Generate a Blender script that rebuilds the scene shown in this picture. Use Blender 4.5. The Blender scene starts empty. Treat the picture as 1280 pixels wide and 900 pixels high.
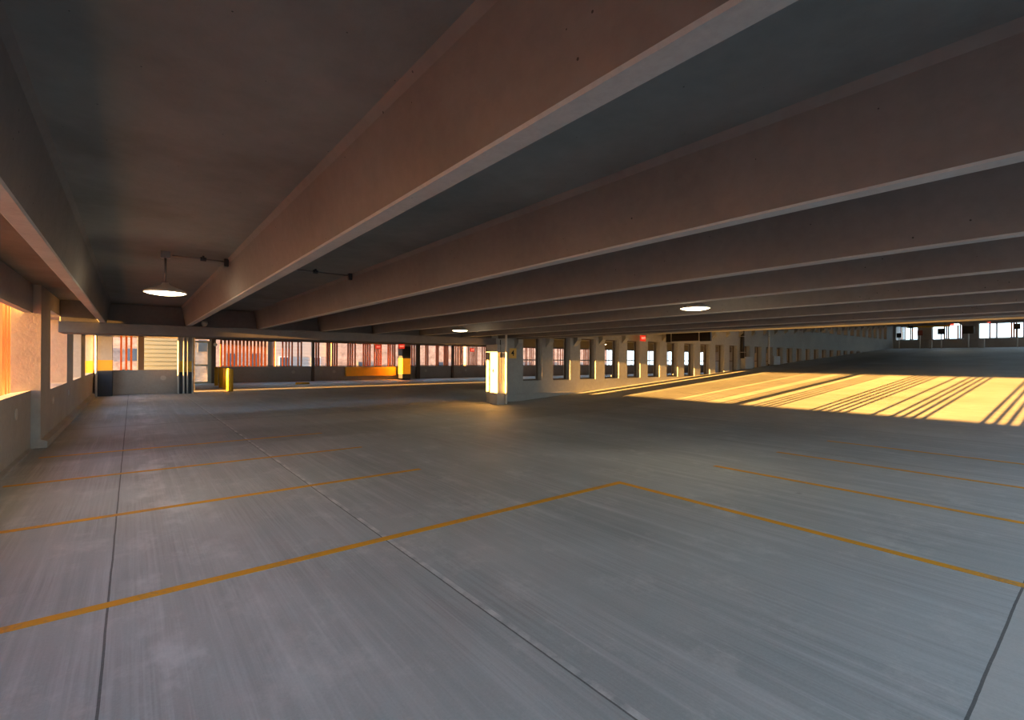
import bpy, bmesh, math, random
from mathutils import Vector, Matrix

S = bpy.context.scene
C = S.collection
PI = math.pi
rnd = random.Random(7)

# ------------------------------------------------------------------ camera
cam_d = bpy.data.cameras.new('camera')
cam_d.sensor_fit = 'HORIZONTAL'
cam_d.sensor_width = 36.0
cam_d.lens = 36.0 * 600 / 1280
cam_d.clip_start = 0.05
cam_d.clip_end = 2000
cam = bpy.data.objects.new('camera', cam_d)
C.objects.link(cam)
cam.matrix_world = (Matrix.Translation((0, 0, 1.8)) @ Matrix.Rotation(math.radians(-38.37), 4, 'Z')
                    @ Matrix.Rotation(math.radians(90), 4, 'X') @ Matrix.Rotation(math.radians(0.3), 4, 'Z'))
S.camera = cam

# ------------------------------------------------------------------ colour management
S.view_settings.view_transform = 'Standard'
S.view_settings.look = 'None'
S.view_settings.gamma = 1.0
S.view_settings.use_curve_mapping = False
S.view_settings.exposure = 0.6

# ------------------------------------------------------------------ world: evening sky, warm in the west (-X), cool elsewhere
w = bpy.data.worlds.new('sky')
S.world = w
w.use_nodes = True
nt = w.node_tree
nt.nodes.clear()
out = nt.nodes.new('ShaderNodeOutputWorld')
bg = nt.nodes.new('ShaderNodeBackground')
tc = nt.nodes.new('ShaderNodeTexCoord')
sep = nt.nodes.new('ShaderNodeSeparateXYZ')
nt.links.new(tc.outputs['Generated'], sep.inputs[0])
mr = nt.nodes.new('ShaderNodeMapRange')
mr.inputs[1].default_value = 0.5
mr.inputs[2].default_value = -1.0
nt.links.new(sep.outputs[0], mr.inputs[0])
pw = nt.nodes.new('ShaderNodeMath'); pw.operation = 'POWER'; pw.inputs[1].default_value = 2.2
nt.links.new(mr.outputs[0], pw.inputs[0])
mx = nt.nodes.new('ShaderNodeMix'); mx.data_type = 'RGBA'
mx.inputs[6].default_value = (0.68, 0.90, 1.0, 1)
mx.inputs[7].default_value = (1.0, 0.74, 0.50, 1)
nt.links.new(pw.outputs[0], mx.inputs[0])
mrz = nt.nodes.new('ShaderNodeMapRange')
mrz.inputs[1].default_value = 0.0; mrz.inputs[2].default_value = 0.9
nt.links.new(sep.outputs[2], mrz.inputs[0])
mx2 = nt.nodes.new('ShaderNodeMix'); mx2.data_type = 'RGBA'
mx2.inputs[7].default_value = (0.30, 0.48, 0.80, 1)
nt.links.new(mrz.outputs[0], mx2.inputs[0])
nt.links.new(mx.outputs[2], mx2.inputs[6])
nt.links.new(mx2.outputs[2], bg.inputs['Color'])
bg.inputs['Strength'].default_value = 2.7
nt.links.new(bg.outputs[0], out.inputs[0])

# ------------------------------------------------------------------ sun: very low, travelling along +X
SUN_A, SUN_T = 0.022, 0.048
sun_d = bpy.data.lights.new('sun', 'SUN')
sun_d.energy = 74.0
sun_d.color = (1.0, 0.46, 0.095)
sun_d.angle = math.radians(0.25)
sun = bpy.data.objects.new('sun', sun_d)
C.objects.link(sun)
sun.rotation_euler = Vector((1, SUN_A, -SUN_T)).to_track_quat('-Z', 'Y').to_euler()

# ------------------------------------------------------------------ helpers
def mat(name, color, rough=0.8, metal=0.0, emit=None, estr=0.0, var=0.0, scale=3.0, bump=0.0):
    m = bpy.data.materials.new(name); m.use_nodes = True
    n = m.node_tree.nodes; l = m.node_tree.links
    b = n['Principled BSDF']
    b.inputs['Base Color'].default_value = (*color, 1)
    b.inputs['Roughness'].default_value = rough
    b.inputs['Metallic'].default_value = metal
    if emit:
        b.inputs['Emission Color'].default_value = (*emit, 1)
        b.inputs['Emission Strength'].default_value = estr
    if var or bump:
        t = n.new('ShaderNodeTexCoord'); no = n.new('ShaderNodeTexNoise')
        no.inputs['Scale'].default_value = scale; no.inputs['Detail'].default_value = 6
        l.new(t.outputs['Object'], no.inputs['Vector'])
        if var:
            r = n.new('ShaderNodeMix'); r.data_type = 'RGBA'
            r.inputs[6].default_value = (*[c * (1 - var) for c in color], 1)
            r.inputs[7].default_value = (*[min(1, c * (1 + var)) for c in color], 1)
            l.new(no.outputs['Fac'], r.inputs[0]); l.new(r.outputs[2], b.inputs['Base Color'])
        if bump:
            bu = n.new('ShaderNodeBump'); bu.inputs['Strength'].default_value = bump
            bu.inputs['Distance'].default_value = 0.01
            l.new(no.outputs['Fac'], bu.inputs['Height']); l.new(bu.outputs[0], b.inputs['Normal'])
    return m

def concrete(name, dark, light, scale=0.9, pits=0.0, stain=0.0, rough=0.85, streak=None):
    """mottled cast concrete: two noises, pinholes, rust brown stains"""
    m = bpy.data.materials.new(name); m.use_nodes = True
    n = m.node_tree.nodes; l = m.node_tree.links
    b = n['Principled BSDF']; b.inputs['Roughness'].default_value = rough
    b.inputs['Specular IOR Level'].default_value = 0.25
    t = n.new('ShaderNodeNewGeometry')
    def noise(sc, det=6, vec=None, rg=0.6):
        q = n.new('ShaderNodeTexNoise'); q.inputs['Scale'].default_value = sc
        q.inputs['Detail'].default_value = det; q.inputs['Roughness'].default_value = rg
        l.new(vec or t.outputs['Position'], q.inputs['Vector']); return q.outputs['Fac']
    def ramp(src, a, c):
        q = n.new('ShaderNodeMapRange'); q.inputs[1].default_value = a; q.inputs[2].default_value = c
        l.new(src, q.inputs[0]); return q.outputs[0]
    def mixc(f, a, c):
        q = n.new('ShaderNodeMix'); q.data_type = 'RGBA'
        if isinstance(f, float): q.inputs[0].default_value = f
        else: l.new(f, q.inputs[0])
        for i, v in ((6, a), (7, c)):
            if isinstance(v, tuple): q.inputs[i].default_value = (*v, 1)
            else: l.new(v, q.inputs[i])
        return q.outputs[2]
    col = mixc(ramp(noise(scale, 8), .3, .7), dark, light)
    mid = tuple((a + c) / 2 for a, c in zip(dark, light))
    fine = mixc(ramp(noise(scale * 14, 5), .35, .65), tuple(v * .86 for v in mid), tuple(v * 1.14 for v in mid))
    col = mixc(.35, col, fine)
    if streak:
        mp = n.new('ShaderNodeMapping'); mp.inputs['Scale'].default_value = streak
        l.new(t.outputs['Position'], mp.inputs['Vector'])
        s = ramp(noise(1.0, 5, mp.outputs[0]), .42, .72)
        f = n.new('ShaderNodeMath'); f.operation = 'MULTIPLY'; f.inputs[1].default_value = .45
        l.new(s, f.inputs[0])
        col = mixc(f.outputs[0], col, tuple(min(1, v * 1.35) for v in light))
    if stain:
        s = ramp(noise(.55, 4), .56, .8)
        f = n.new('ShaderNodeMath'); f.operation = 'MULTIPLY'; f.inputs[1].default_value = stain
        l.new(s, f.inputs[0])
        col = mixc(f.outputs[0], col, (dark[0] * .8, dark[1] * .6, dark[2] * .45))
    if pits:
        v = n.new('ShaderNodeTexVoronoi'); v.inputs['Scale'].default_value = 11.0
        v.inputs['Randomness'].default_value = 1.0
        l.new(t.outputs['Position'], v.inputs['Vector'])
        q = n.new('ShaderNodeMath'); q.operation = 'LESS_THAN'; q.inputs[1].default_value = pits
        l.new(v.outputs['Distance'], q.inputs[0])
        gate = n.new('ShaderNodeMath'); gate.operation = 'GREATER_THAN'; gate.inputs[1].default_value = .53
        l.new(noise(3.1, 2), gate.inputs[0])
        q2 = n.new('ShaderNodeMath'); q2.operation = 'MULTIPLY'
        l.new(q.outputs[0], q2.inputs[0]); l.new(gate.outputs[0], q2.inputs[1])
        col = mixc(q2.outputs[0], col, tuple(v * .35 for v in dark))
    l.new(col, b.inputs['Base Color'])
    bu = n.new('ShaderNodeBump'); bu.inputs['Strength'].default_value = .25; bu.inputs['Distance'].default_value = .01
    l.new(noise(22, 6), bu.inputs['Height']); l.new(bu.outputs[0], b.inputs['Normal'])
    return m

def mesh_obj(name, bm, m, parent=None, smooth=False, bevel=0):
    bmesh.ops.recalc_face_normals(bm, faces=bm.faces)
    me = bpy.data.meshes.new(name); bm.to_mesh(me); bm.free()
    o = bpy.data.objects.new(name, me); C.objects.link(o)
    me.materials.append(m)
    if parent: o.parent = parent
    if smooth:
        for p in me.polygons: p.use_smooth = True
    if bevel:
        b = o.modifiers.new('bevel', 'BEVEL'); b.width = bevel; b.segments = 2; b.limit_method = 'ANGLE'
    return o

def box(bm, x0, x1, y0, y1, z0, z1):
    v = [bm.verts.new(p) for p in ((x0, y0, z0), (x1, y0, z0), (x1, y1, z0), (x0, y1, z0),
                                   (x0, y0, z1), (x1, y0, z1), (x1, y1, z1), (x0, y1, z1))]
    for f in ((0, 1, 2, 3), (4, 5, 6, 7), (0, 1, 5, 4), (1, 2, 6, 5), (2, 3, 7, 6), (3, 0, 4, 7)):
        bm.faces.new([v[i] for i in f])

def prism(bm, pts, vec):
    """extrude a closed polygon (3-D points) by vec"""
    a = [bm.verts.new(p) for p in pts]
    b = [bm.verts.new(Vector(p) + Vector(vec)) for p in pts]
    n = len(pts)
    bm.faces.new(a); bm.faces.new(b)
    for i in range(n):
        bm.faces.new((a[i], a[(i + 1) % n], b[(i + 1) % n], b[i]))

def tube(bm, p, q, r, seg=12, r2=None):
    p = Vector(p); q = Vector(q); d = q - p
    mtx = Matrix.Translation((p + q) / 2) @ d.to_track_quat('Z', 'Y').to_matrix().to_4x4()
    bmesh.ops.create_cone(bm, cap_ends=True, segments=seg, radius1=r, radius2=r if r2 is None else r2,
                          depth=d.length, matrix=mtx)

def lathe(bm, prof, cx, cy, seg=32):
    rings = []
    for r, z in prof:
        if r < 1e-5: rings.append([bm.verts.new((cx, cy, z))])
        else: rings.append([bm.verts.new((cx + r * math.cos(2 * PI * i / seg), cy + r * math.sin(2 * PI * i / seg), z)) for i in range(seg)])
    for a, b in zip(rings, rings[1:]):
        for i in range(seg):
            j = (i + 1) % seg
            if len(a) == 1 and len(b) == 1: continue
            if len(a) == 1: bm.faces.new((a[0], b[i], b[j]))
            elif len(b) == 1: bm.faces.new((a[i], a[j], b[0]))
            else: bm.faces.new((a[i], a[j], b[j], b[i]))

def B(*boxes):
    bm = bmesh.new()
    for b in boxes: box(bm, *b)
    return bm

def struct(name, bm, m, **k):
    o = mesh_obj(name, bm, m, **k); o['kind'] = 'structure'; return o

def tag(o, label, cat, group=None, kind=None):
    o['label'] = label; o['category'] = cat
    if group: o['group'] = group
    if kind: o['kind'] = kind
    return o

def empty(name, label, cat, loc=(0, 0, 0), group=None):
    o = bpy.data.objects.new(name, None); C.objects.link(o); o.location = loc
    o.empty_display_size = .1
    return tag(o, label, cat, group)

def copy_tree(o, loc, label=None, rz=None):
    r = o.copy(); C.objects.link(r); r.location = loc
    if rz is not None: r.rotation_euler = (0, 0, rz)
    if label: r['label'] = label
    for ch in list(o.children):
        c = ch.copy(); C.objects.link(c); c.parent = r
        for g in list(ch.children):
            d = g.copy(); C.objects.link(d); d.parent = c
    return r

def text(name, body, size, m, loc, rot, parent=None, ext=.003):
    cu = bpy.data.curves.new('t', 'FONT'); cu.body = body; cu.size = size; cu.extrude = ext
    cu.align_x = 'CENTER'; cu.align_y = 'CENTER'; cu.offset = size * .015
    o = bpy.data.objects.new('t', cu); C.objects.link(o)
    dg = bpy.context.evaluated_depsgraph_get(); dg.update()
    me = bpy.data.meshes.new_from_object(o.evaluated_get(dg)); me.name = name
    bpy.data.objects.remove(o)
    me.materials.clear(); me.materials.append(m)
    r = bpy.data.objects.new(name, me); C.objects.link(r)
    r.location = loc; r.rotation_euler = rot
    if parent: r.parent = parent
    return r

# ------------------------------------------------------------------ materials
M = {}
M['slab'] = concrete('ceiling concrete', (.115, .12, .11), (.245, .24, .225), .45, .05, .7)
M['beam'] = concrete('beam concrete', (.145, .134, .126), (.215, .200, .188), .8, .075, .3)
M['soffit'] = concrete('pale soffit concrete', (.32, .31, .285), (.44, .43, .40), 2.5, .04, .1)
M['wall'] = concrete('wall concrete', (.31, .285, .25), (.43, .40, .36), .7, .04, .2)
M['paint_wall'] = concrete('divider concrete', (.30, .30, .28), (.42, .42, .39), .5, 0, .12)
M['column'] = concrete('column concrete', (.34, .32, .29), (.48, .46, .42), .9, .04, .15)
M['asphalt'] = mat('street', (.16, .15, .14), .9, var=.2, scale=.4)
M['yellow'] = mat('yellow paint', (.78, .46, .03), .55, var=.12, scale=5)
M['black'] = mat('black paint', (.018, .02, .03), .5, var=.3, scale=4)
M['darkmetal'] = mat('dark metal', (.035, .03, .03), .45, .3)
M['conduit'] = mat('grey conduit', (.20, .18, .165), .4, .5)
M['white_pipe'] = mat('white pipe', (.70, .68, .62), .4)
M['galv'] = mat('galvanised grey', (.42, .42, .40), .5, .4)
M['plate'] = mat('cover plate', (.50, .47, .42), .6)
M['rust'] = mat('rust red slat', (.60, .145, .03), .6, var=.18, scale=2)
M['frame'] = mat('window frame', (.10, .07, .05), .5)
M['shade'] = mat('lamp shade', (.55, .50, .42), .45, .1)
M['glow'] = mat('lamp lens', (.9, .85, .7), .4, emit=(1.0, .80, .50), estr=9)
M['red'] = mat('exit red', (.75, .04, .02), .5, emit=(1.0, .04, .015), estr=.35)
M['exit_letter'] = mat('exit letter', (.95, .5, .4), .5, emit=(1.0, .32, .2), estr=.9)
M['sign_yellow'] = mat('yellow sign', (.85, .50, .09), .5)
M['ink'] = mat('sign ink', (.008, .006, .005), .9)
M['dull_red'] = mat('dull red sign', (.28, .06, .04), .6)
M['black_panel'] = mat('black sign panel', (.006, .006, .008), .35)
M['door_frame'] = mat('door frame', (.50, .52, .40), .45, .1)
M['glass'] = mat('glass', (.75, .85, .82), .04)
M['siding'] = mat('siding', (.34, .34, .21), .7, var=.06, scale=1)
M['window_trim'] = mat('window trim', (.24, .20, .17), .7)
M['window_dark'] = mat('dark window glass', (.05, .07, .10), .1)

def glass_mat():
    m = M['glass']; n = m.node_tree.nodes
    n['Principled BSDF'].inputs['Transmission Weight'].default_value = 1
    n['Principled BSDF'].inputs['IOR'].default_value = 1.02
glass_mat()

def line_paint():
    m = mat('line paint', (.8, .38, .02), .7)
    n = m.node_tree.nodes; l = m.node_tree.links
    t = n.new('ShaderNodeNewGeometry')
    q = n.new('ShaderNodeTexNoise'); q.inputs['Scale'].default_value = 30; q.inputs['Detail'].default_value = 6
    l.new(t.outputs['Position'], q.inputs['Vector'])
    q1 = n.new('ShaderNodeTexNoise'); q1.inputs['Scale'].default_value = 2.2; q1.inputs['Detail'].default_value = 4
    l.new(t.outputs['Position'], q1.inputs['Vector'])
    a = n.new('ShaderNodeMath'); a.operation = 'ADD'; l.new(q.outputs[0], a.inputs[0]); l.new(q1.outputs[0], a.inputs[1])
    r = n.new('ShaderNodeMapRange'); r.inputs[1].default_value = 1.02; r.inputs[2].default_value = 1.35
    l.new(a.outputs[0], r.inputs[0])
    x = n.new('ShaderNodeMix'); x.data_type = 'RGBA'
    x.inputs[6].default_value = (.85, .39, .018, 1); x.inputs[7].default_value = (.50, .30, .12, 1)
    l.new(r.outputs[0], x.inputs[0]); l.new(x.outputs[2], n['Principled BSDF'].inputs['Base Color'])
    return m
M['line'] = line_paint()

def brick(name, c1, c2, mortar, sc=2.2):
    m = bpy.data.materials.new(name); m.use_nodes = True
    n = m.node_tree.nodes; l = m.node_tree.links
    t = n.new('ShaderNodeTexCoord'); mp = n.new('ShaderNodeMapping')
    mp.inputs['Rotation'].default_value = (PI / 2, 0, 0)
    b = n.new('ShaderNodeTexBrick'); b.inputs['Scale'].default_value = sc
    b.inputs['Color1'].default_value = (*c1, 1); b.inputs['Color2'].default_value = (*c2, 1)
    b.inputs['Mortar'].default_value = (*mortar, 1); b.inputs['Mortar Size'].default_value = .03
    l.new(t.outputs['Object'], mp.inputs[0]); l.new(mp.outputs[0], b.inputs['Vector'])
    no = n.new('ShaderNodeTexNoise'); no.inputs['Scale'].default_value = 1.3; no.inputs['Detail'].default_value = 8
    l.new(t.outputs['Object'], no.inputs['Vector'])
    mr_ = n.new('ShaderNodeMapRange'); mr_.inputs[1].default_value = .3; mr_.inputs[2].default_value = .7
    mr_.inputs[3].default_value = .6; mr_.inputs[4].default_value = 1.3
    l.new(no.outputs[0], mr_.inputs[0])
    v = n.new('ShaderNodeVectorMath'); v.operation = 'SCALE'
    l.new(b.outputs['Color'], v.inputs[0]); l.new(mr_.outputs[0], v.inputs['Scale'])
    l.new(v.outputs[0], n['Principled BSDF'].inputs['Base Color'])
    n['Principled BSDF'].inputs['Roughness'].default_value = .9
    return m
M['brick'] = brick('tan brick', (.40, .28, .21), (.29, .19, .145), (.46, .37, .30))
M['brick_grey'] = brick('grey brick', (.21, .20, .21), (.13, .125, .135), (.33, .32, .31), 3)

def floor_mat():
    m = bpy.data.materials.new('broomed concrete deck'); m.use_nodes = True
    n = m.node_tree.nodes; l = m.node_tree.links
    b = n['Principled BSDF']; b.inputs['Specular IOR Level'].default_value = .35
    g = n.new('ShaderNodeNewGeometry'); P = g.outputs['Position']
    sp = n.new('ShaderNodeSeparateXYZ'); l.new(P, sp.inputs[0])
    def mathn(op, a, c=None):
        q = n.new('ShaderNodeMath'); q.operation = op
        for i, v in enumerate((a, c)):
            if v is None: continue
            if isinstance(v, (int, float)): q.inputs[i].default_value = v
            else: l.new(v, q.inputs[i])
        return q.outputs[0]
    def noise(scv, det=5, rg=.6, s=1.0):
        mp = n.new('ShaderNodeMapping'); mp.inputs['Scale'].default_value = scv; l.new(P, mp.inputs[0])
        q = n.new('ShaderNodeTexNoise'); q.inputs['Scale'].default_value = s; q.inputs['Detail'].default_value = det
        q.inputs['Roughness'].default_value = rg; l.new(mp.outputs[0], q.inputs['Vector']); return q.outputs['Fac']
    def rng(v, a, c, o0=0., o1=1.):
        q = n.new('ShaderNodeMapRange'); q.inputs[1].default_value = a; q.inputs[2].default_value = c
        q.inputs[3].default_value = o0; q.inputs[4].default_value = o1; l.new(v, q.inputs[0]); return q.outputs[0]
    def mixc(f, a, c):
        q = n.new('ShaderNodeMix'); q.data_type = 'RGBA'
        if isinstance(f, float): q.inputs[0].default_value = f
        else: l.new(f, q.inputs[0])
        for i, v in ((6, a), (7, c)):
            if isinstance(v, tuple): q.inputs[i].default_value = (*v, 1)
            else: l.new(v, q.inputs[i])
        return q.outputs[2]
    big = rng(noise((.35, .22, .3), 7), .3, .7)
    col = mixc(big, (.335, .375, .378), (.545, .59, .60))
    # broom streaks along Y
    st = rng(noise((7, .16, .25), 6, .75), .46, .66)
    st2 = rng(noise((45, .5, .6), 3, .6), .42, .6)
    pt_ = rng(noise((.5, .35, 1), 4, .6, 1.0), .35, .65, .15, 1.)
    st = mathn('MULTIPLY', st, pt_)
    st2 = mathn('MULTIPLY', st2, rng(noise((.8, .4, 1), 3, .6, 1.3), .4, .65, .1, 1.))
    col = mixc(mathn('MULTIPLY', st, .7), col, (.74, .75, .76))
    col = mixc(mathn('MULTIPLY', st2, .42), col, (.26, .26, .27))
    # scuffed pale patches and dark spots
    pale = rng(noise((1.5, 1.1, 1), 9, .78), .53, .72)
    col = mixc(mathn('MULTIPLY', pale, .55), col, (.78, .78, .77))
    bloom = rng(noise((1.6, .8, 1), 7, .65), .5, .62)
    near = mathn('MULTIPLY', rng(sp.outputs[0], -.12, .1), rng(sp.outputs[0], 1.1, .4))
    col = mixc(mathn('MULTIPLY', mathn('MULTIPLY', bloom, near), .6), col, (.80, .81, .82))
    spots = rng(noise((1, 1, 1), 2, .5, 2.3), .76, .80)
    col = mixc(mathn('MULTIPLY', spots, .6), col, (.14, .14, .14))
    # tyre-darkened aisle bands across X
    band = mathn('MULTIPLY', rng(sp.outputs[1], 11.2, 11.5), rng(sp.outputs[1], 14.0, 13.4))
    col = mixc(mathn('MULTIPLY', band, .3), col, (.17, .165, .16))
    band = mathn('MULTIPLY', rng(sp.outputs[1], 14.4, 14.6), rng(sp.outputs[1], 16.5, 16.2))
    col = mixc(mathn('MULTIPLY', band, .3), col, (.58, .57, .55))
    # lighter slab in the near right corner (Y < .46, X > 2)
    lt = mathn('MULTIPLY', rng(sp.outputs[1], .475, .465), rng(sp.outputs[0], 2.0, 2.01))
    col = mixc(mathn('MULTIPLY', lt, .5), col, (.60, .59, .56))
    # saw joints
    wob = mathn('MULTIPLY', mathn('SUBTRACT', noise((1.5, 1.5, 1.5), 5), .5), .014)
    xj = mathn('ADD', sp.outputs[0], wob); yj = mathn('ADD', sp.outputs[1], wob)
    total = None
    for c0, wdt in ((-.13, .007), (1.99, .006), (10.6, .006)):
        d = mathn('LESS_THAN', mathn('ABSOLUTE', mathn('SUBTRACT', xj, c0)), wdt)
        total = d if total is None else mathn('MAXIMUM', total, d)
    for c0, wdt in ((16.3, .02), (30.0, .03)):
        total = mathn('MAXIMUM', total, mathn('LESS_THAN', mathn('ABSOLUTE', mathn('SUBTRACT', yj, c0)), wdt))
    yn = mathn('MULTIPLY', mathn('LESS_THAN', mathn('ABSOLUTE', mathn('SUBTRACT', yj, .47)), .008), mathn('GREATER_THAN', sp.outputs[0], 1.99))
    total = mathn('MAXIMUM', total, yn)
    # pale ground edge beside the joints
    edge = mathn('LESS_THAN', mathn('ABSOLUTE', mathn('SUBTRACT', xj, 2.015)), .028)
    edge = mathn('MULTIPLY', edge, rng(noise((3, 3, 3), 6), .42, .6))
    col = mixc(mathn('MULTIPLY', edge, .7), col, (.85, .85, .83))
    col = mixc(mathn('MULTIPLY', total, .85), col, (.05, .05, .05))
    # cross joints on the ramp
    fr = mathn('FRACT', mathn('DIVIDE', sp.outputs[0], 3.64))
    rj = mathn('MULTIPLY', mathn('LESS_THAN', fr, .008), mathn('GREATER_THAN', sp.outputs[0], 13.4))
    col = mixc(mathn('MULTIPLY', rj, .5), col, (.1, .1, .1))
    # grain
    gr = rng(noise((1, 1, 1), 3, .7, 60), .3, .7)
    col = mixc(.12, col, mixc(gr, (.22, .22, .22), (.66, .66, .66)))
    l.new(col, b.inputs['Base Color'])
    l.new(rng(st, 0, 1, .62, .8), b.inputs['Roughness'])
    bu = n.new('ShaderNodeBump'); bu.inputs['Strength'].default_value = .12; bu.inputs['Distance'].default_value = .004
    l.new(st2, bu.inputs['Height']); l.new(bu.outputs[0], b.inputs['Normal'])
    return m
M['floor'] = floor_mat()

# ================================================================== STRUCTURE
XL = -1.42            # inner face of the left wall
YW = 16.4             # front face of the divider wall
R0, RS = 13.5, .061   # ramp start and slope
RX = 68.0             # ramp top / far right wall
def rz(x): return max(0., (x - R0) * RS)

# street level ground outside, well below the deck
g = bmesh.new(); box(g, -300, 400, -200, 400, -4.4, -4.2)
struct('ground', g, M['asphalt'])

# deck: flat part, ramp part, lower aisle behind the divider wall
bm = bmesh.new()
box(bm, -1.95, R0, -3.2, YW, -.4, 0)
prism(bm, [(R0, -3.2, -.4), (R0, -3.2, 0), (RX, -3.2, rz(RX)), (RX + 5, -3.2, rz(RX)), (RX + 5, -3.2, rz(RX) - .5), (RX, -3.2, rz(RX) - .5)], (0, YW + 3.2, 0))
box(bm, -1.95, 72, YW, 30.0, -.4, 0)
box(bm, -1.95, 72, 30.0, 41.3, -.4, 0)
struct('floor', bm, M['floor'])

# ceiling over the near bay and the ramp
CZ, SB = 3.24, 2.70
bm = bmesh.new()
box(bm, -2.3, R0, -3.2, YW + .1, CZ, CZ + .4)
prism(bm, [(R0, -3.2, CZ), (RX + 5, -3.2, CZ + rz(RX + 5)), (RX + 5, -3.2, CZ + .4 + rz(RX + 5)), (R0, -3.2, CZ + .4)], (0, YW + 3.3, 0))
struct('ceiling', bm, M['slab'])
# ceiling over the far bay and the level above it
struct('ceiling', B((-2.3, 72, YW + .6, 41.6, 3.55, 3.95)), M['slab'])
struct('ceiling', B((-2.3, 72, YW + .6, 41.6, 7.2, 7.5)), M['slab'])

# ---- left wall: parapet and header round the big opening, then a wall with two windows
bm = bmesh.new()
def parapet_left(y0, y1): 
    prism(bm, [(-1.56, y0, 0), (-1.56, y0, 1.15), (-1.84, y0, 1.11), (-1.84, y0, 0)], (0, y1 - y0, 0))
parapet_left(.95, 13.3)
struct('wall_left', bm, M['wall'])
struct('wall_left', B((-1.66, -1.54, .95, 13.3, 2.68, CZ)), M['wall'])
struct('wall_left', B((-1.84, XL, -3.2, .95, 0, CZ)), M['wall'])
WL = [(14.72, 18.2), (20.0, 22.9), (24.9, 29.6)]
bm = bmesh.new()
box(bm, -1.84, XL, 13.3, 30.3, 0, 1.1)
box(bm, -1.84, XL, 13.3, 30.3, 2.85, 3.55)
ys = [13.3] + [v for p in WL for v in p] + [30.3]
for a, b_ in zip(ys[::2], ys[1::2]): box(bm, -1.84, XL, a, b_, 1.1, 2.85)
struct('wall_left', bm, M['wall'])
struct('trim_1', B((-1.83, -1.418, 29.59, 29.6, 1.1, 1.66)), M['yellow'])     # yellow band painted on the last window jamb
bm = bmesh.new(); prism(bm, [(XL, 13.3, 0), (XL + .10, 13.3, 0), (XL + .10, 13.3, .13), (XL, 13.3, .17)], (0, 16.1, 0))
struct('baseboard_left', bm, M['wall'])
bm = bmesh.new(); prism(bm, [(-1.56, 1.4, 0), (-1.50, 1.4, 0), (-1.50, 1.4, .03), (-1.56, 1.4, .05)], (0, 11.6, 0))
struct('baseboard_left', bm, M['wall'])
# ---- girder along Y = 16.4 : ledge and upstand
bm = bmesh.new()
box(bm, -1.42, 11.9, 16.1, 17.2, 2.42, SB - .001)
box(bm, -1.42, 11.9, 16.42, 16.9, SB - .001, CZ - .001)
struct('girder_1', bm, M['beam'], bevel=.015)          # long girder with a ledge carrying the beam ends

# ---- divider wall with two rows of slot windows
PITCH, W0, WW = 1.82, 13.67, 1.02
NWIN = 30
bm = bmesh.new()
x_end = RX + 5
box(bm, 11.9, x_end, YW, YW + .4, -.1, .87)
def pier(x0, x1, z0, z1):
    c = .055
    prism(bm, [(x0 + c, YW, z0), (x1 - c, YW, z0), (x1, YW + .10, z0), (x1, YW + .4, z0), (x0, YW + .4, z0), (x0, YW + .10, z0)], (0, 0, z1 - z0))
def row(z0, z1):
    x = 11.9
    for k in range(NWIN):
        a = W0 + PITCH * k
        pier(x, a, z0, z1); x = a + WW
    box(bm, x, x_end, YW, YW + .4, z0, z1)
row(.87, 2.88)
box(bm, 11.9, x_end, YW + .03, YW + .4, 2.88, 4.36)
box(bm, 11.9, x_end, YW, YW + .4, 2.95, 3.70)
box(bm, 11.9, x_end, YW, YW + .4, 3.73, 4.36)
row(4.36, 6.37)
box(bm, 11.9, x_end, YW, YW + .4, 6.37, 8.2)
divider = struct('wall_middle', bm, M['paint_wall'])
# horizontal footing strip
struct('baseboard_middle', B((12.0, 17.4, YW - .05, YW, 0, .3)), M['paint_wall'])
# window frames in the slots
def win_frame(idx, x0, z0, z1):
    bm = bmesh.new(); y0, y1 = YW + .24, YW + .31; t = .06
    box(bm, x0, x0 + t, y0, y1, z0, z1); box(bm, x0 + WW - t, x0 + WW, y0, y1, z0, z1)
    box(bm, x0 + t, x0 + WW - t, y0, y1, z0, z0 + t); box(bm, x0 + t, x0 + WW - t, y0, y1, z1 - t, z1)
    box(bm, x0 + t, x0 + WW - t, y0 + .015, y1 - .015, 1.78, 1.83)
    struct('window_%d' % idx, bm, M['frame'])
for k in range(26): win_frame(k + 1, W0 + PITCH * k, .87, 2.88)
# corbels under the ramp beams (parts of the divider wall)
stems_ramp = [15.1 + PITCH * i for i in range(29)]
for x in [13.25] + stems_ramp:
    zt = SB + RS * (x - R0) if x > R0 else SB
    if zt > 6.6: break
    bm = bmesh.new()
    prism(bm, [(x - .13, YW, zt - .42), (x - .13, YW, zt - .005), (x - .13, YW - .26, zt - .005), (x - .13, YW - .26, zt - .16)], (.26, 0, 0))
    mesh_obj('corbel', bm, M['paint_wall'], divider)

# ---- far right wall at the top of the ramp
ZT = rz(RX)
bm = bmesh.new()
P0 = ZT + 1.03
box(bm, RX + 2, RX + 2.3, -3.2, YW, ZT - .2, P0)
box(bm, RX + 2, RX + 2.3, -3.2, YW, P0 + 1.55, CZ + rz(RX + 5) + .2)
for a, b_ in ((-3.2, 1.2), (9.1, 10.3), (12.85, 14.0), (16.15, YW)):
    box(bm, RX + 2 if a < 9 or a > 16 else RX + 1.5, RX + 2.3, a, b_, P0, P0 + 1.55)
struct('wall_right', bm, M['wall'])
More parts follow.
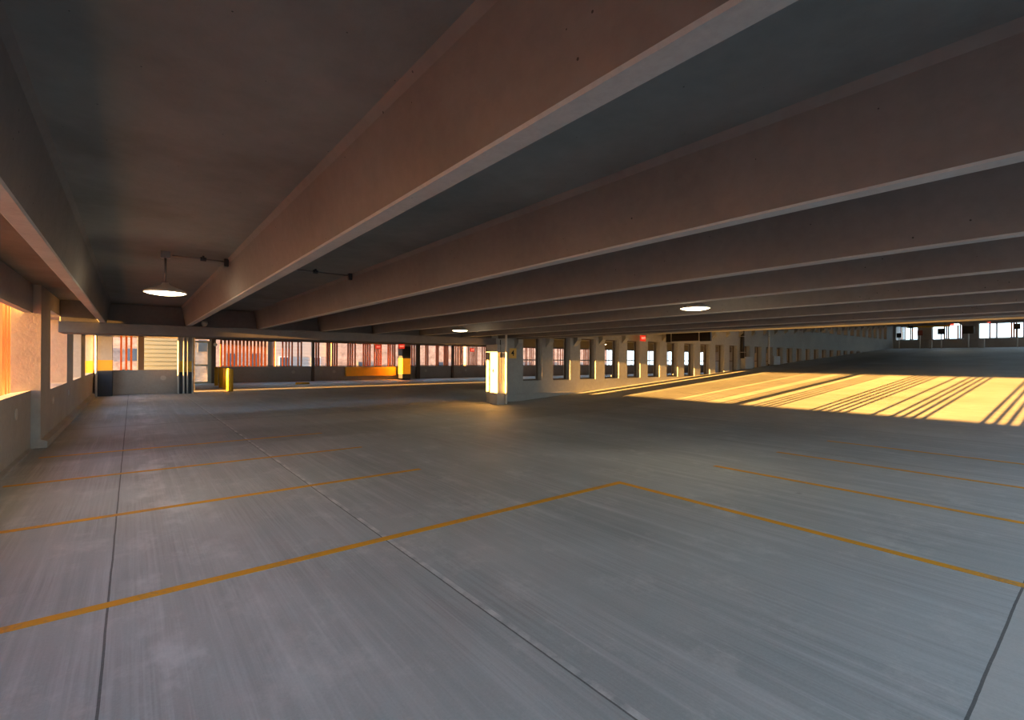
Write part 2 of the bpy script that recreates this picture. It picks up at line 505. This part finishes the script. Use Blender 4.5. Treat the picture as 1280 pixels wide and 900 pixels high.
# back wall behind the camera, open over a low parapet in the near bay, solid along the ramp
bm = bmesh.new()
box(bm, -1.84, R0, -3.5, -3.2, -.4, .45)
for x in (-1.84, 13.0): box(bm, x, x + .5, -3.5, -3.2, .45, CZ)
for x in (22, 31, 40, 49, 58, 67): box(bm, x, x + .5, -3.5, -3.2, rz(x), CZ + rz(x) + .05)
prism(bm, [(R0, -3.5, -.4), (R0, -3.5, 1.7), (RX + 5, -3.5, 1.7 + rz(RX + 5)), (RX + 5, -3.5, 0)], (0, .3, 0))
struct('wall_back', bm, M['wall'])

# ---- far bay enclosure
struct('wall_far', B((-1.42, 1.85, 30.1, 30.4, 0, 1.2)), M['wall'])              # parapet, near left
struct('wall_far', B((4.6, 72, 40.85, 41.15, 0, 1.2)), M['wall'])                 # long parapet under the slats
bm = B((-1.84, 4.35, 30.15, 30.5, 2.98, 3.56), (4.35, 72, 30.15, 30.5, 2.93, 3.56))
tag(mesh_obj('concrete_beam', bm, M['beam']), 'long low concrete beam beyond the girder, its face caught by orange sunlight', 'beam')
struct('wall_far', B((-1.84, 72, 40.7, 41.2, 3.18, 3.95)), M['beam'])             # edge beam above slats
struct('wall_far', B((-1.84, 72, 40.85, 41.15, 3.95, 5.0), (-1.84, 72, 40.8, 41.2, 6.5, 7.2)), M['wall'])  # upper level
struct('wall_sunblock', B((2.55, 2.75, 31.9, 38.7, -.4, 3.55), (2.55, 2.75, 38.7, 39.7, -.4, .9), (2.55, 2.75, 38.7, 39.7, 2.9, 3.55), (2.55, 2.75, 39.7, 40.84, -.4, 3.55)), M['wall'])  # added unseen wall that blocks the sun, its openings shaped for the streaks
struct('wall_end', B((71.7, 72, YW + .4, 41.3, 0, 7.5)), M['wall'])

# ================================================================== CEILING BEAMS (double tee stems)
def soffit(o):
    o.data.materials.append(M['soffit'])  # undersides get a paler concrete than the sides
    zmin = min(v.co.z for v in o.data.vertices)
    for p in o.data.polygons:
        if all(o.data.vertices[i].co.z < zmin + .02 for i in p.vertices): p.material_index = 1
def stem_mesh(x, y0, y1, zb, zt, wb=.065, wt=.14, ch=.012):
    bm = bmesh.new()
    prism(bm, [(x - wb + ch, y0, zb), (x + wb - ch, y0, zb), (x + wb, y0, zb + ch), (x + wt, y0, zt - .05), (x + wt + .035, y0, zt + .004),
               (x - wt - .035, y0, zt + .004), (x - wt, y0, zt - .05), (x - wb, y0, zb + ch)], (0, y1 - y0, 0))
    return bm
near = [(-.59, 'nearest concrete ceiling beam on the left, running beside the left wall'),
        (1.245, 'wide pinkish ceiling beam crossing from top centre, second from the left wall'),
        (3.07, 'third ceiling beam from the left, under which the grey conduit reappears'),
        (4.92, 'fourth ceiling beam from the left, one bay beyond the end of the conduit'),
        (6.75, 'fifth ceiling beam from the left, in front of the round lamp on the right'),
        (8.60, 'sixth ceiling beam from the left, directly behind the round lamp on the right'),
        (10.45, 'seventh ceiling beam from the left, before the sun lit column'),
        (12.3, 'eighth ceiling beam from the left, above the sun lit column')]
GR = 'parallel concrete ceiling beams'
for x, lab in near:
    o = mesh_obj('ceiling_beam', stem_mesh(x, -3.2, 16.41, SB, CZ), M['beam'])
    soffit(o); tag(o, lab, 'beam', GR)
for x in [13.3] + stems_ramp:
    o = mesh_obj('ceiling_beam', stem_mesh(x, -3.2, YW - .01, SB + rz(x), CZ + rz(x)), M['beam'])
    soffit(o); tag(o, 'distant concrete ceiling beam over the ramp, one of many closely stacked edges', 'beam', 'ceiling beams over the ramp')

# ================================================================== SLAT SCREENS
def screen(name_label, axis, fixed, spans, z0, z1, group, depth=.14):
    """vertical slats with two rails; spans are the (position, width) of every slat along the free axis"""
    r = empty('slat_screen', name_label, 'slat screen', (0, 0, 0), group)
    lo = min(s for s, _ in spans); hi = max(s for s, _ in spans)
    for s, wd in spans:
        if axis == 'x': b_ = B((s - wd / 2, s + wd / 2, fixed, fixed + depth, z0, z1))
        else: b_ = B((fixed, fixed + depth, s - wd / 2, s + wd / 2, z0, z1))
        mesh_obj('slat', b_, M['rust'], r)
    for z in (z0 + .02, z1 - .06):
        bm = bmesh.new()
        if axis == 'x': box(bm, lo - .05, hi + .05, fixed + depth, fixed + depth + .05, z, z + .05)
        else: box(bm, fixed - .05, fixed, lo - .05, hi + .05, z, z + .05)
        mesh_obj('rail', bm, M['darkmetal'], r)
    return r

def pattern(a, b_, gaps, fine=.105, wd=.055):
    out, s = [], a
    while s < b_:
        if not any(g0 < s < g1 for g0, g1 in gaps): out.append((s, wd))
        s += fine
    return out
# left wall screen: wide bright gaps between groups of fine slats
gaps = [(1.80, 2.72), (3.72, 4.02), (4.18, 4.78), (5.85, 6.7), (7.65, 8.1), (8.9, 9.35), (10.5, 10.9)]
sp_l = pattern(1.05, 12.9, gaps, .235, .10) + [(8.30, .28), (4.09, .08), (13.1, .06)]
screen('tall rust orange slats outside the big opening at the far left', 'y', -2.35, sorted(sp_l), -.5, 3.6, None, .06)
screen('broad orange slats outside the left wall, seen past the end of the big opening', 'y', -2.45, [(16.15, .30), (16.60, .22), (16.95, .22), (17.45, .3)], -.5, 3.2, None, .10)
# lobby screen above the near left parapet
screen('three orange slats above the low wall beside the cream siding', 'x', 30.5, [(-.42, .075), (-.22, .085), (-.03, .085)], 1.15, 3.0, None)
# long screen above the far parapet, one screen per bay
def clusters(x0, x1, r):
    res, x = [], x0
    while x < x1:
        n = r.choice((2, 3, 4, 5, 6)); 
        for _ in range(n):
            if x < x1: res.append((x, .11))
            x += r.choice((.19, .2, .24))
        x += r.choice((.25, .5, .75))
    return res
bays = [(4.95, 11.4), (11.7, 19.0), (19.9, 24.6), (24.9, 30.0), (30.3, 37.4), (37.7, 45.0), (45.3, 55.0), (55.3, 71.0)]
labs = ['rust red slat screen behind the yellow bollards, its left end closely slatted', 'slat screen in front of the pale striped house, second from the bollards',
        'slat screen immediately right of the far black and yellow column', 'slat screen just left of the sun lit column',
        'slat screen seen through the first slot windows of the divider wall', 'slat screen seen through the middle slot windows of the divider wall',
        'distant slat screen glimpsed through the farther slot windows', 'farthest slat screen glimpsed through the last slot windows']
for i, ((a, b_), lab) in enumerate(zip(bays, labs)):
    r = random.Random(i + 3)
    if i == 0: sp = [(5.15 + .245 * k, .125) for k in range(13)] + [(8.75, .09), (9.35, .09), (9.6, .09), (9.82, .09), (10.05, .09), (10.5, .09), (10.75, .1)]
    else: sp = clusters(a, b_, r)
    if i >= 4: sp = [(p, .09) for p, _ in sp if (p * 7.3) % 1 < .75]
    screen(lab, 'x', 41.0, sp, 1.2, 3.2, 'slat screens above the far parapet', .14 if i < 3 else .05)
for i, (a, b_) in enumerate(((34, 52), (52, 71))):
    screen('slat screen on the level above, seen through the upper slot windows', 'x', 41.0, clusters(a, b_, random.Random(i + 40)), 5.0, 6.5, 'slat screens on the level above')
# far right openings
for (a, b_), lab in zip(((14.05, 16.1), (10.35, 12.8), (1.3, 9.0)),
                        ('slats in the far right wall opening nearest the divider wall', 'slats in the middle opening of the far right wall', 'slats in the widest opening at the right edge of the far wall')):
    r = random.Random(int(a * 10)); sp = []; y = a + .1
    while y < b_ - .05:
        for _ in range(r.choice((1, 2, 3))):
            if y < b_ - .05: sp.append((y, .11))
            y += .17
        y += r.choice((.35, .6, .9))
    screen(lab, 'y', RX + 2.15, sp, P0, P0 + 1.55, 'slats in the far right wall')

# mullion posts along the far parapet
for x, wd in ((4.64, .26), (11.55, .2), (21.0, .35), (24.75, .16), (30.15, .2), (37.55, .2), (45.15, .2)):
    o = mesh_obj('steel_post', B((x - wd / 2, x + wd / 2, 40.6, 40.84, 0, 3.17)), M['frame'])
    lab = {4.64: 'dark steel post between the glass door and the slat screen', 11.55: 'dark post splitting the slats above the parapet, left of the small red exit sign',
           21.0: 'broad dark post among slats right of the far exit column', 24.75: 'slim dark post among the slats left of the sun lit column'}.get(x, 'dark post on the far parapet seen through a slot window')
    tag(o, lab, 'post', 'posts along the far parapet')
tag(mesh_obj('steel_post', B((.24, .48, 30.45, 30.65, 0, 3.0)), M['frame']), 'brown post left of the cream siding, behind the low wall', 'post')

# ================================================================== COLUMNS
def painted_column(x0, x1, y0, y1, ztop, label, zb=(1.15, 1.68), pipes=()):
    r = empty('concrete_column', label, 'column', ((x0 + x1) / 2, (y0 + y1) / 2, 0))
    cx, cy = r.location.x, r.location.y
    def pt(name, z0, z1, m, e=0.):
        return mesh_obj(name, B((x0 - cx - e, x1 - cx + e, y0 - cy - e, y1 - cy + e, z0, z1)), m, r, bevel=.012)
    pt('shaft', 0, ztop, M['column'])
    pt('black_band', .0, zb[0], M['black'], .004)
    pt('yellow_band', zb[0], zb[1], M['yellow'], .004)
    for px_, py_, rr in pipes:
        bm = bmesh.new(); tube(bm, (px_ - cx, py_ - cy, 0), (px_ - cx, py_ - cy, ztop), rr)
        mesh_obj('pipe', bm, M['white_pipe'], r, smooth=True)
    return r
painted_column(-1.36, -.72, 29.5, 30.08, 2.98, 'column with black base and yellow band in the far left corner', (1.2, 1.70), ((-1.42 + .12, 29.4, .045),))
painted_column(1.86, 2.50, 29.5, 30.10, 2.98, 'black and yellow banded column with white pipes, left of the glass door', (1.1, 1.66),
               ((1.84, 29.43, .04), (2.06, 29.42, .035), (2.22, 29.42, .035), (2.44, 29.43, .035)))
painted_column(18.75, 19.55, 39.3, 40.2, 3.18, 'far black and yellow column under the red exit sign', (.5, 1.9))
# its upper part is painted dark too
cc = [o for o in C.objects if o.name.startswith('concrete_column')][-1]
mesh_obj('dark_band', B((-.405, .405, -.455, .455, 1.9, 2.95)), M['black'], cc)

# sun lit column at the start of the divider wall
r = empty('concrete_column', 'concrete column at the near end of the divider wall, blazing in low sunlight', 'column', (11.72, 15.7, 0))
mesh_obj('shaft', B((-.27, .27, -.3, .2, 0, 2.42)), M['column'], r, bevel=.02)
mesh_obj('cap', B((-.32, .32, -.34, .42, 2.1, 2.42)), M['column'], r, bevel=.02)
bm = bmesh.new(); tube(bm, (.12, -.36, .02), (.12, -.36, 3.2), .045); mesh_obj('downpipe', bm, M['white_pipe'], r, smooth=True)
for z in (.35, 1.5): mesh_obj('pipe_clamp', B((.06, .18, -.40, -.302, z, z + .04)), M['galv'], r)
bm = bmesh.new(); tube(bm, (-.14, -.325, .9), (-.14, -.325, 2.6), .02); box(bm, -.2, -.08, -.38, -.3, 1.9, 2.08); mesh_obj('conduit', bm, M['darkmetal'], r)
text('level_number', '4', .26, M['ink'], (-.276, -.02, 1.35), (PI / 2, 0, -PI / 2), r)
# pipes on the divider wall
def wall_pipe(x, rr, m, z0, z1, lab):
    bm = bmesh.new(); tube(bm, (x, YW - rr - .03, z0), (x, YW - rr - .03, z1), rr)
    t_ = empty('wall_pipe', lab, 'pipe', (0, 0, 0)); mesh_obj('pipe', bm, m, t_, smooth=True)
    for z in (z0 + .4, z1 - .5):
        mesh_obj('bracket', B((x - rr * 1.6, x + rr * 1.6, YW - 2 * rr - .04, YW - .002, z, z + .04)), M['galv'], t_)
wall_pipe(33.3, .13, M['darkmetal'], 2.0, 4.0, 'thick dark pipe on the divider wall right of the black hanging sign')
wall_pipe(37.6, .05, M['white_pipe'], 1.6, 4.15, 'thin pale conduit running down the divider wall above the sunlit ramp')
for x, lab, z1 in ((33.9, 'larger pale grey cabinet on the divider wall below the thick dark pipe', 2.1), (38.35, 'smaller pale grey cabinet on the divider wall below the thin conduit', 2.2)):
    o = empty('utility_cabinet', lab, 'cabinet', (x, 0, 0))
    mesh_obj('housing', B((-.55, .55, YW - .35, YW - .002, rz(x) + .02, z1)), M['galv'], o, bevel=.02)
    mesh_obj('cabinet_door', B((-.47, .47, YW - .37, YW - .35, rz(x) + .12, z1 - .08)), M['galv'], o, bevel=.008)

# ================================================================== FLOOR MARKINGS
def line(x0, x1, y0, y1, label, ramp=False):
    bm = bmesh.new(); z = .003
    n = max(1, int(max(x1 - x0, y1 - y0) / .4)) if not ramp else 1
    if ramp:
        prism(bm, [(x0, y0, rz(x0) - .001), (x1, y0, rz(x1) - .001), (x1, y0, rz(x1) + z), (x0, y0, rz(x0) + z)], (0, y1 - y0, 0))
    else: box(bm, x0, x1, y0, y1, 0.0002, z)
    o = mesh_obj('parking_line', bm, M['line'])
    tag(o, label, 'parking line', 'painted parking lines')
HW = .05
line(-1.49, 5.70, 4.56 - HW, 4.56 + HW, 'nearest and longest yellow line, crossing the lower left floor')
line(-1.49, 3.72, 7.12 - HW, 7.12 + HW, 'second yellow stall line from the camera on the left side')
line(-1.40, 3.70, 9.62 - HW, 9.62 + HW, 'third yellow stall line from the camera on the left side')
line(-1.30, 3.62, 12.0 - HW, 12.0 + HW, 'faint fourth yellow stall line on the left side, farthest away')
line(5.60, 5.70, -2.9, 4.51, 'yellow line meeting the longest line in a corner and running to the right edge')
line(7.80, 7.90, -2.9, 4.3, 'second yellow stall line on the right half, behind the corner line')
line(10.0, 10.1, -2.9, 4.2, 'third yellow stall line on the right half')
line(12.35, 12.45, -2.9, 4.1, 'faint fourth yellow stall line on the right half, before the ramp')

# ================================================================== PENDANT LAMPS
def lamp(x, y, zc, zl, label, conduit=None):
    r = empty('pendant_lamp', label, 'lamp', (x, y, 0), 'round pendant lamps')
    mesh_obj('junction_box', B((-.055, .055, -.055, .055, zc - .09, zc)), M['conduit'], r, bevel=.006)
    bm = bmesh.new(); tube(bm, (0, 0, zl + .10), (0, 0, zc - .08), .014); mesh_obj('stem', bm, M['conduit'], r, smooth=True)
    bm = bmesh.new()
    lathe(bm, [(0, zl + .125), (.035, zl + .12), (.05, zl + .09), (.11, zl + .065), (.19, zl + .03), (.242, zl), (.245, zl - .02), (.235, zl - .02), (.23, zl - .005), (0, zl + .02)], 0, 0)
    mesh_obj('lamp_shade', bm, M['shade'], r, smooth=True)
    bm = bmesh.new(); lathe(bm, [(.232, zl - .012), (.20, zl - .03), (.10, zl - .045), (0, zl - .05)], 0, 0)
    mesh_obj('lens', bm, M['glow'], r, smooth=True)
    ld = bpy.data.lights.new('bulb', 'POINT'); ld.energy = 10; ld.color = (1, .8, .52); ld.shadow_soft_size = .1
    lo = bpy.data.objects.new('bulb', ld); C.objects.link(lo); lo.parent = r; lo.location = (0, 0, zl - .16)
    return r
lamp(.35, 8.0, CZ, 2.70, 'nearest pendant lamp, between the two ceiling beams at the left')
lamp(7.42, 4.42, CZ, 2.70, 'glowing round lamp between ceiling beams on the right half')
lamp(7.80, 12.4, CZ, 2.70, 'small glowing lamp near the centre, left of the sun lit column')
lamp(16.5, 21.0, 3.55, 2.95, 'lamp beyond the divider wall, seen through a slot window')
lamp(26.0, 22.5, 3.55, 2.95, 'lamp beyond the divider wall, seen through a slot window')
lamp(43.0, 25.5, 3.55, 2.95, 'lamp beyond the divider wall, seen through a slot window')
# conduit runs along the slab
def conduit(pts, couplings, lab, drop):
    r = empty('conduit', lab, 'conduit', (0, 0, 0), 'ceiling conduits')
    bm = bmesh.new()
    for p, q in zip(pts, pts[1:]): tube(bm, p, q, .012)
    mesh_obj('pipe', bm, M['conduit'], r, smooth=True)
    for c in couplings:
        bm = bmesh.new(); tube(bm, (c[0] - .035, c[1], c[2]), (c[0] + .035, c[1], c[2]), .028); box(bm, c[0] - .012, c[0] + .012, c[1] - .03, c[1] + .03, c[2], CZ)
        mesh_obj('coupling', bm, M['darkmetal'], r)
    bm = bmesh.new(); box(bm, drop[0] - .03, drop[0] + .03, drop[1] - .035, drop[1] + .035, drop[2] - .07, drop[2] + .04)
    mesh_obj('elbow', bm, M['darkmetal'], r, bevel=.01)
zc_ = CZ - .045
conduit([(.42, 8.0, zc_), (1.06, 8.0, zc_)], [(.78, 8.0, zc_)], 'thin conduit from the nearest lamp to the pinkish beam', (1.06, 8.0, zc_))
conduit([(1.42, 8.0, zc_), (2.86, 8.0, zc_)], [(2.30, 8.0, zc_)], 'thin conduit right of the pinkish ceiling beam', (2.86, 8.0, zc_))

# ================================================================== SIGNS
def exit_sign(x, y, z, wd, face, label, hang=None, chev=True):
    """face 'x': faces -X ; 'y': faces -Y"""
    r = empty('exit_sign', label, 'sign', (x, y, z), 'red exit signs')
    r.rotation_euler = (0, 0, -PI / 2 if face == 'x' else 0)
    h = wd * .72
    mesh_obj('housing', B((-wd / 2, wd / 2, 0, .07, -h / 2, h / 2)), M['red'], r, bevel=.01)
    t_ = text('lettering', 'EXIT', wd * .38, M['exit_letter'], (.02, -.004, 0), (PI / 2, 0, 0), r)
    if hang:
        bm = bmesh.new(); tube(bm, (0, .035, h / 2), (0, .035, hang - z), .012); mesh_obj('hanger', bm, M['conduit'], r)
exit_sign(21.75, 16.0, 3.02, .44, 'y', 'red exit sign high on the divider wall left of the black hanging sign', 3.25)
exit_sign(18.5, 38.9, 2.94, .55, 'y', 'red exit sign hanging above the far black and yellow column', 3.5)
exit_sign(15.55, 37.0, 2.80, .42, 'y', 'small red sign hanging left of the far black and yellow column', 3.5)
exit_sign(22.3, 33.5, 2.62, .40, 'y', 'faint small red sign left of the sun lit column', 3.5)
exit_sign(66.0, 10.6, 5.68, .3, 'x', 'small distant red sign above the far right openings', 6.1)
exit_sign(66.0, 7.9, 5.75, .22, 'x', 'tiny distant red sign near the right edge of the photo', 6.2)

r = empty('level_sign', 'square yellow sign with a dark 4 on the divider wall', 'sign', (13.0, YW - .03, 2.09))
mesh_obj('panel', B((-.21, .21, 0, .02, -.22, .22)), M['sign_yellow'], r, bevel=.004)
text('level_number', '4', .34, M['ink'], (.0, -.004, 0), (PI / 2, 0, 0), r)

# black hanging sign across the ramp
r = empty('hanging_sign', 'wide black message sign hanging from the beams over the ramp', 'sign', (24.0, 14.75, 0))
za, zb = 2.86, 3.42
mesh_obj('side_panel', B((0, .12, -1.35, -.75, za, zb)), M['black_panel'], r)
mesh_obj('side_panel', B((0, .12, .95, 1.35, za, zb)), M['black_panel'], r)
mesh_obj('main_panel', B((-.10, .12, -.75, .95, za + .03, zb - .03)), M['black_panel'], r)
bm = B((-.13, -.10, -.75, .95, za, za + .035), (-.13, -.10, -.75, .95, zb - .05, zb - .02), (-.13, -.10, -.78, -.74, za, zb + .1), (-.13, -.10, .92, .96, za, zb + .1))
mesh_obj('sign_frame', bm, M['galv'], r)
bm = bmesh.new()
for y in (-.76, .94): tube(bm, (0, y, zb), (0, y, CZ + rz(24)), .02)
mesh_obj('hanger', bm, M['conduit'], r)
# yellow clearance bar at the ramp top
r = empty('clearance_bar', 'yellow clearance bar hanging above the far end of the ramp', 'bar', (66.2, 13.2, 0))
zq = 5.5
mesh_obj('bar', B((0, .12, -2.4, 1.2, zq, zq + .18)), M['yellow'], r, bevel=.02)
mesh_obj('end_panel', B((-.02, .0, .6, 1.0, zq - .02, zq + .22)), M['black_panel'], r)
bm = bmesh.new()
for y in (-2.0, 1.0): tube(bm, (.06, y, zq + .18), (.06, y, 6.3), .02)
mesh_obj('hanger', bm, M['darkmetal'], r)
# post signs at the ramp top
def post_sign(x, y, hp, sw, sh, label, col='black_panel', post='white_pipe'):
    r = empty('post_sign', label, 'sign', (x, y, rz(x)), 'post signs at the top of the ramp')
    bm = bmesh.new(); tube(bm, (0, 0, 0), (0, 0, hp), .05); mesh_obj('post', bm, M[post], r, smooth=True)
    mesh_obj('sign_panel', B((-.08, -.05, -sw / 2, sw / 2, hp - sh * .6, hp + sh * .4)), M[col], r)
post_sign(67, 15.15, 1.55, .45, .5, 'post sign in front of the left part of the first far opening')
post_sign(67, 13.35, 1.75, .45, .55, 'post sign beside the dark pier right of the first far opening', 'dull_red')
post_sign(67, 11.6, 1.85, .6, .62, 'post sign with a dark board centred in the middle far opening')
post_sign(67, 9.5, 1.95, .85, .8, 'post sign with a large dark board against the wide dark pier')
post_sign(67, 6.05, 2.1, .42, .55, 'post sign with a small dark board at the right edge')
for y, lab in ((12.55, 'pale stub post below the first dark pier of the far wall'), (8.6, 'squat pale concrete block below the right far opening')):
    wd = .22 if y > 10 else .45
    tag(mesh_obj('concrete_block', B((67.2, 67.6, y - wd / 2, y + wd / 2, rz(67), rz(67) + .95)), M['column'], bevel=.02), lab, 'block')
# tube light far right
r = empty('strip_light', 'pale strip light under the ceiling at the far right', 'lamp', (60, 9.3, 5.3))
mesh_obj('housing', B((-.6, .6, -.12, .12, .05, .15)), M['galv'], r); mesh_obj('diffuser', B((-.58, .58, -.1, .1, 0, .05)), M['glow'], r)
bm = bmesh.new(); tube(bm, (0, 0, .15), (0, 0, .8), .015); mesh_obj('hanger', bm, M['conduit'], r)

# ================================================================== BOLLARDS
def bollard(x, y, label):
    r = empty('bollard', label, 'bollard', (x, y, 0), 'yellow bollards by the glass door')
    bm = bmesh.new(); lathe(bm, [(0, 0), (.115, 0), (.115, 1.17), (.10, 1.215), (.06, 1.24), (0, 1.25)], 0, 0, 20)
    mesh_obj('tube', bm, M['yellow'], r, smooth=True)
    bm = bmesh.new(); lathe(bm, [(.1155, .88), (.119, .885), (.119, .95), (.1155, .955)], 0, 0, 20); mesh_obj('collar', bm, M['yellow'], r)
    return r
bl = ['nearest yellow bollard of the row beside the glass door', 'second yellow bollard of the row, struck by a streak of sun',
      'third yellow bollard, in the middle of the row', 'fourth yellow bollard, next to last in the row', 'farthest yellow bollard of the row, nearest the dark steel post']
b0 = bollard(4.25, 30.15, bl[0])
for i in range(1, 5): copy_tree(b0, (4.25 + .03 * i, 30.15 + (0, .95, 2.6, 4.5, 6.8)[i], 0), bl[i])

# ================================================================== DOOR, PLATES, SMALL THINGS
dm = bmesh.new()
x0, x1, y0, y1 = 2.80, 4.50, 40.75, 40.85
box(dm, x0, x0 + .12, y0, y1, 0, 3.05); box(dm, x1 - .22, x1, y0, y1, 0, 3.05)
box(dm, x0 + .12, x1 - .22, y0, y1, 2.93, 3.05); box(dm, x0 + .12, x1 - .22, y0, y1, 0, .12); box(dm, x0 + .12, x1 - .22, y0, y1, 1.25, 1.37)
d = struct('door_1', dm, M['door_frame'])
mesh_obj('pane', B((x0 + .12, x1 - .22, 40.79, 40.80, .12, 1.25)), M['glass'], d)
mesh_obj('pane', B((x0 + .12, x1 - .22, 40.79, 40.80, 1.37, 2.93)), M['glass'], d)
mesh_obj('door_handle', B((x1 - .30, x1 - .26, 40.68, 40.74, .95, 1.25)), M['darkmetal'], d)

def plate(p, axis, label, rr=.075):
    bm = bmesh.new()
    d_ = Vector((1, 0, 0)) if axis == 'x' else Vector((0, -1, 0))
    p = Vector(p); tube(bm, p, p + d_ * .012, rr, 20); tube(bm, p + d_ * .012, p + d_ * .018, rr * .25, 8)
    o = mesh_obj('cover_plate', bm, M['plate'], smooth=False)
    tag(o, label, 'cover plate', 'round cover plates')
plate((-1.56, 11.75, .82), 'x', 'round pale plate on the left parapet, nearest the camera', .1)
plate((XL, 15.2, .82), 'x', 'round pale plate on the left wall below its first window', .08)
plate((XL, 18.6, .80), 'x', 'round pale plate on the left wall between its two windows', .08)
plate((1.25, 30.1, .80), 'y', 'round pale plate on the low wall below the cream siding', .12)
for x, l_ in ((11.1, 'just right of the bollards'), (14.3, 'left of the far exit column'), (22.9, 'right of the far exit column'), (27.4, 'left of the sun lit column')):
    plate((x - 1.0, 40.85, .75), 'y', 'round pale plate on the far dark parapet, ' + l_, .13)
for i, x in enumerate((19.6, 25.2)):
    plate((x, YW - .0, 1.0), 'y', 'round plate low on the divider wall pier', .05)

# small dome camera under the beams, and a second one
r = empty('dome_camera', 'small pale dome camera on the girder beside the second ceiling beam', 'camera', (1.62, 16.25, 2.76))
bm = bmesh.new(); lathe(bm, [(0, .10), (.07, .10), (.09, .05), (.07, -.01), (.03, -.045), (0, -.05)], 0, 0, 20); mesh_obj('dome', bm, M['shade'], r, smooth=True)
mesh_obj('bracket', B((-.03, .03, .05, .11, -.055, .06)), M['conduit'], r)
r = empty('floodlight', 'small pale floodlight on the dark steel post by the bollards', 'lamp', (4.7, 40.45, 2.85))
bm = bmesh.new(); tube(bm, (0, .1, 0), (0, -.12, -.06), .09, 16, .12); mesh_obj('head', bm, M['white_pipe'], r)
mesh_obj('bracket', B((-.02, .02, .05, .15, -.02, .2)), M['conduit'], r)
# added block, its yellow stands in for sunlight on the parapet
tag(mesh_obj('sun_patch_block', B((14.2, 18.7, 40.45, 40.84, .35, 1.12)), M['yellow'], bevel=.02), 'low yellow block painted as a patch of sunlight on the parapet left of the far exit column', 'painted sunlight')
# yellow wheel stop
bm = bmesh.new(); prism(bm, [(9.1, 36.0, 0), (9.1, 36.25, 0), (9.1, 36.2, .14), (9.1, 36.05, .14)], (.9, 0, 0))
tag(mesh_obj('wheel_stop', bm, M['yellow']), 'small yellow wheel stop on the floor right of the bollards', 'wheel stop')
# small twig-like crack mark on the slab (dark lichen smear, raised scar)
# ================================================================== BUILDINGS OUTSIDE
def building(x, y, rot, sx, sy, z1, m, label, wins, wm='window_dark', roof=None, z0=-4.2):
    r = empty('building', label, 'building', (x, y, 0), 'buildings beyond the slats'); r.rotation_euler = (0, 0, rot)
    mesh_obj('wall', B((0, sx, 0, sy, z0, z1)), m, r)
    for (a, b_, c, d_) in wins:
        f = mesh_obj('window', B((a - .1, b_ + .1, -.06, .02, c - .1, d_ + .1)), M['window_trim'], r)
        mesh_obj('pane', B((a, b_, -.08, -.06, c, d_)), M[wm], f)
    if roof:
        mesh_obj('roof', B((-.3, sx + .3, -.3, sy + .3, z1, z1 + .3)), M[roof], r)
    return r
def winrow(x0, x1, step, w_, z0, z1): 
    o = []; x = x0
    while x < x1: o.append((x, x + w_, z0, z1)); x += step
    return o
SW = math.radians
building(-9, 92, SW(-1.2), 11.5, 10, 14, M['brick'], 'brick building glimpsed past the three orange slats', winrow(2, 11, 3.2, 1.3, 1.4, 3.2), roof='galv')
building(3.0, 68, SW(-.6), 4.3, 9, 10, M['brick_grey'], 'grey brick building behind the glass door', winrow(3.2, 4, 4, .9, 2.6, 4.0))
building(7.6, 67, SW(-.8), 5.9, 8, 9, M['brick'], 'brick building directly behind the closely set slats by the bollards', winrow(1.4, 5, 2.6, .9, .9, 2.4))
building(21.0, 65.2, SW(-.9), 20, 8, 10, M['brick'], 'long tan brick building behind the middle of the far slat screens', winrow(3.5, 19, 6.1, 1.2, .2, 1.4) + winrow(3.5, 19, 6.1, 1.2, 4.0, 5.6))
building(41.5, 64.2, SW(-.9), 33, 8, 9, M['brick'], 'tan brick building behind the slats next to the sun lit column', winrow(3.5, 32, 6.6, 1.3, .2, 1.4))
building(14, 104, SW(-1), 50, 10, 15, M['brick'], 'farthest brick building, filling the gaps behind the others', winrow(3.5, 48, 6.6, 1.3, 1.2, 3.0))

def siding_house(x, y, rot, sx, sy, z1, label, m, dz=.2, win=()):
    r = empty('house', label, 'house', (x, y, 0)); r.rotation_euler = (0, 0, rot)
    mesh_obj('wall', B((0, sx, .03, sy, -4.2, z1)), m, r)
    bm = bmesh.new(); z = -4.2
    while z < z1:
        prism(bm, [(0, .03, z), (0, -.02, z), (0, .028, z + dz)], (sx, 0, 0)); z += dz
    mesh_obj('siding', bm, m, r)
    for (a, b_, c, d_) in win:
        f = mesh_obj('window', B((a - .1, b_ + .1, -.08, .02, c - .1, d_ + .1)), M['white_pipe'], r)
        mesh_obj('pane', B((a, b_, -.10, -.08, c, d_)), M['window_dark'], f)
    bm = bmesh.new(); prism(bm, [(-.4, -.4, z1), (-.4, sy + .4, z1), (-.4, sy / 2, z1 + 1.6)], (sx + .8, 0, 0))
    mesh_obj('roof', bm, M['frame'], r)
    return r
siding_house(.3, 46, SW(-.5), 3.1, 5, 6.5, 'cream horizontal siding of a house above the low wall at left', M['siding'], .32)
M['siding_pale'] = mat('pale siding', (.33, .29, .25), .7, var=.08, scale=1)
siding_house(14.2, 66, SW(-.6), 6.2, 5, 7, 'pale striped siding house behind the slats, centre left', M['siding_pale'], .42, [(.5, 1.6, .2, 2.0), (4.4, 5.4, .2, 2.0)])
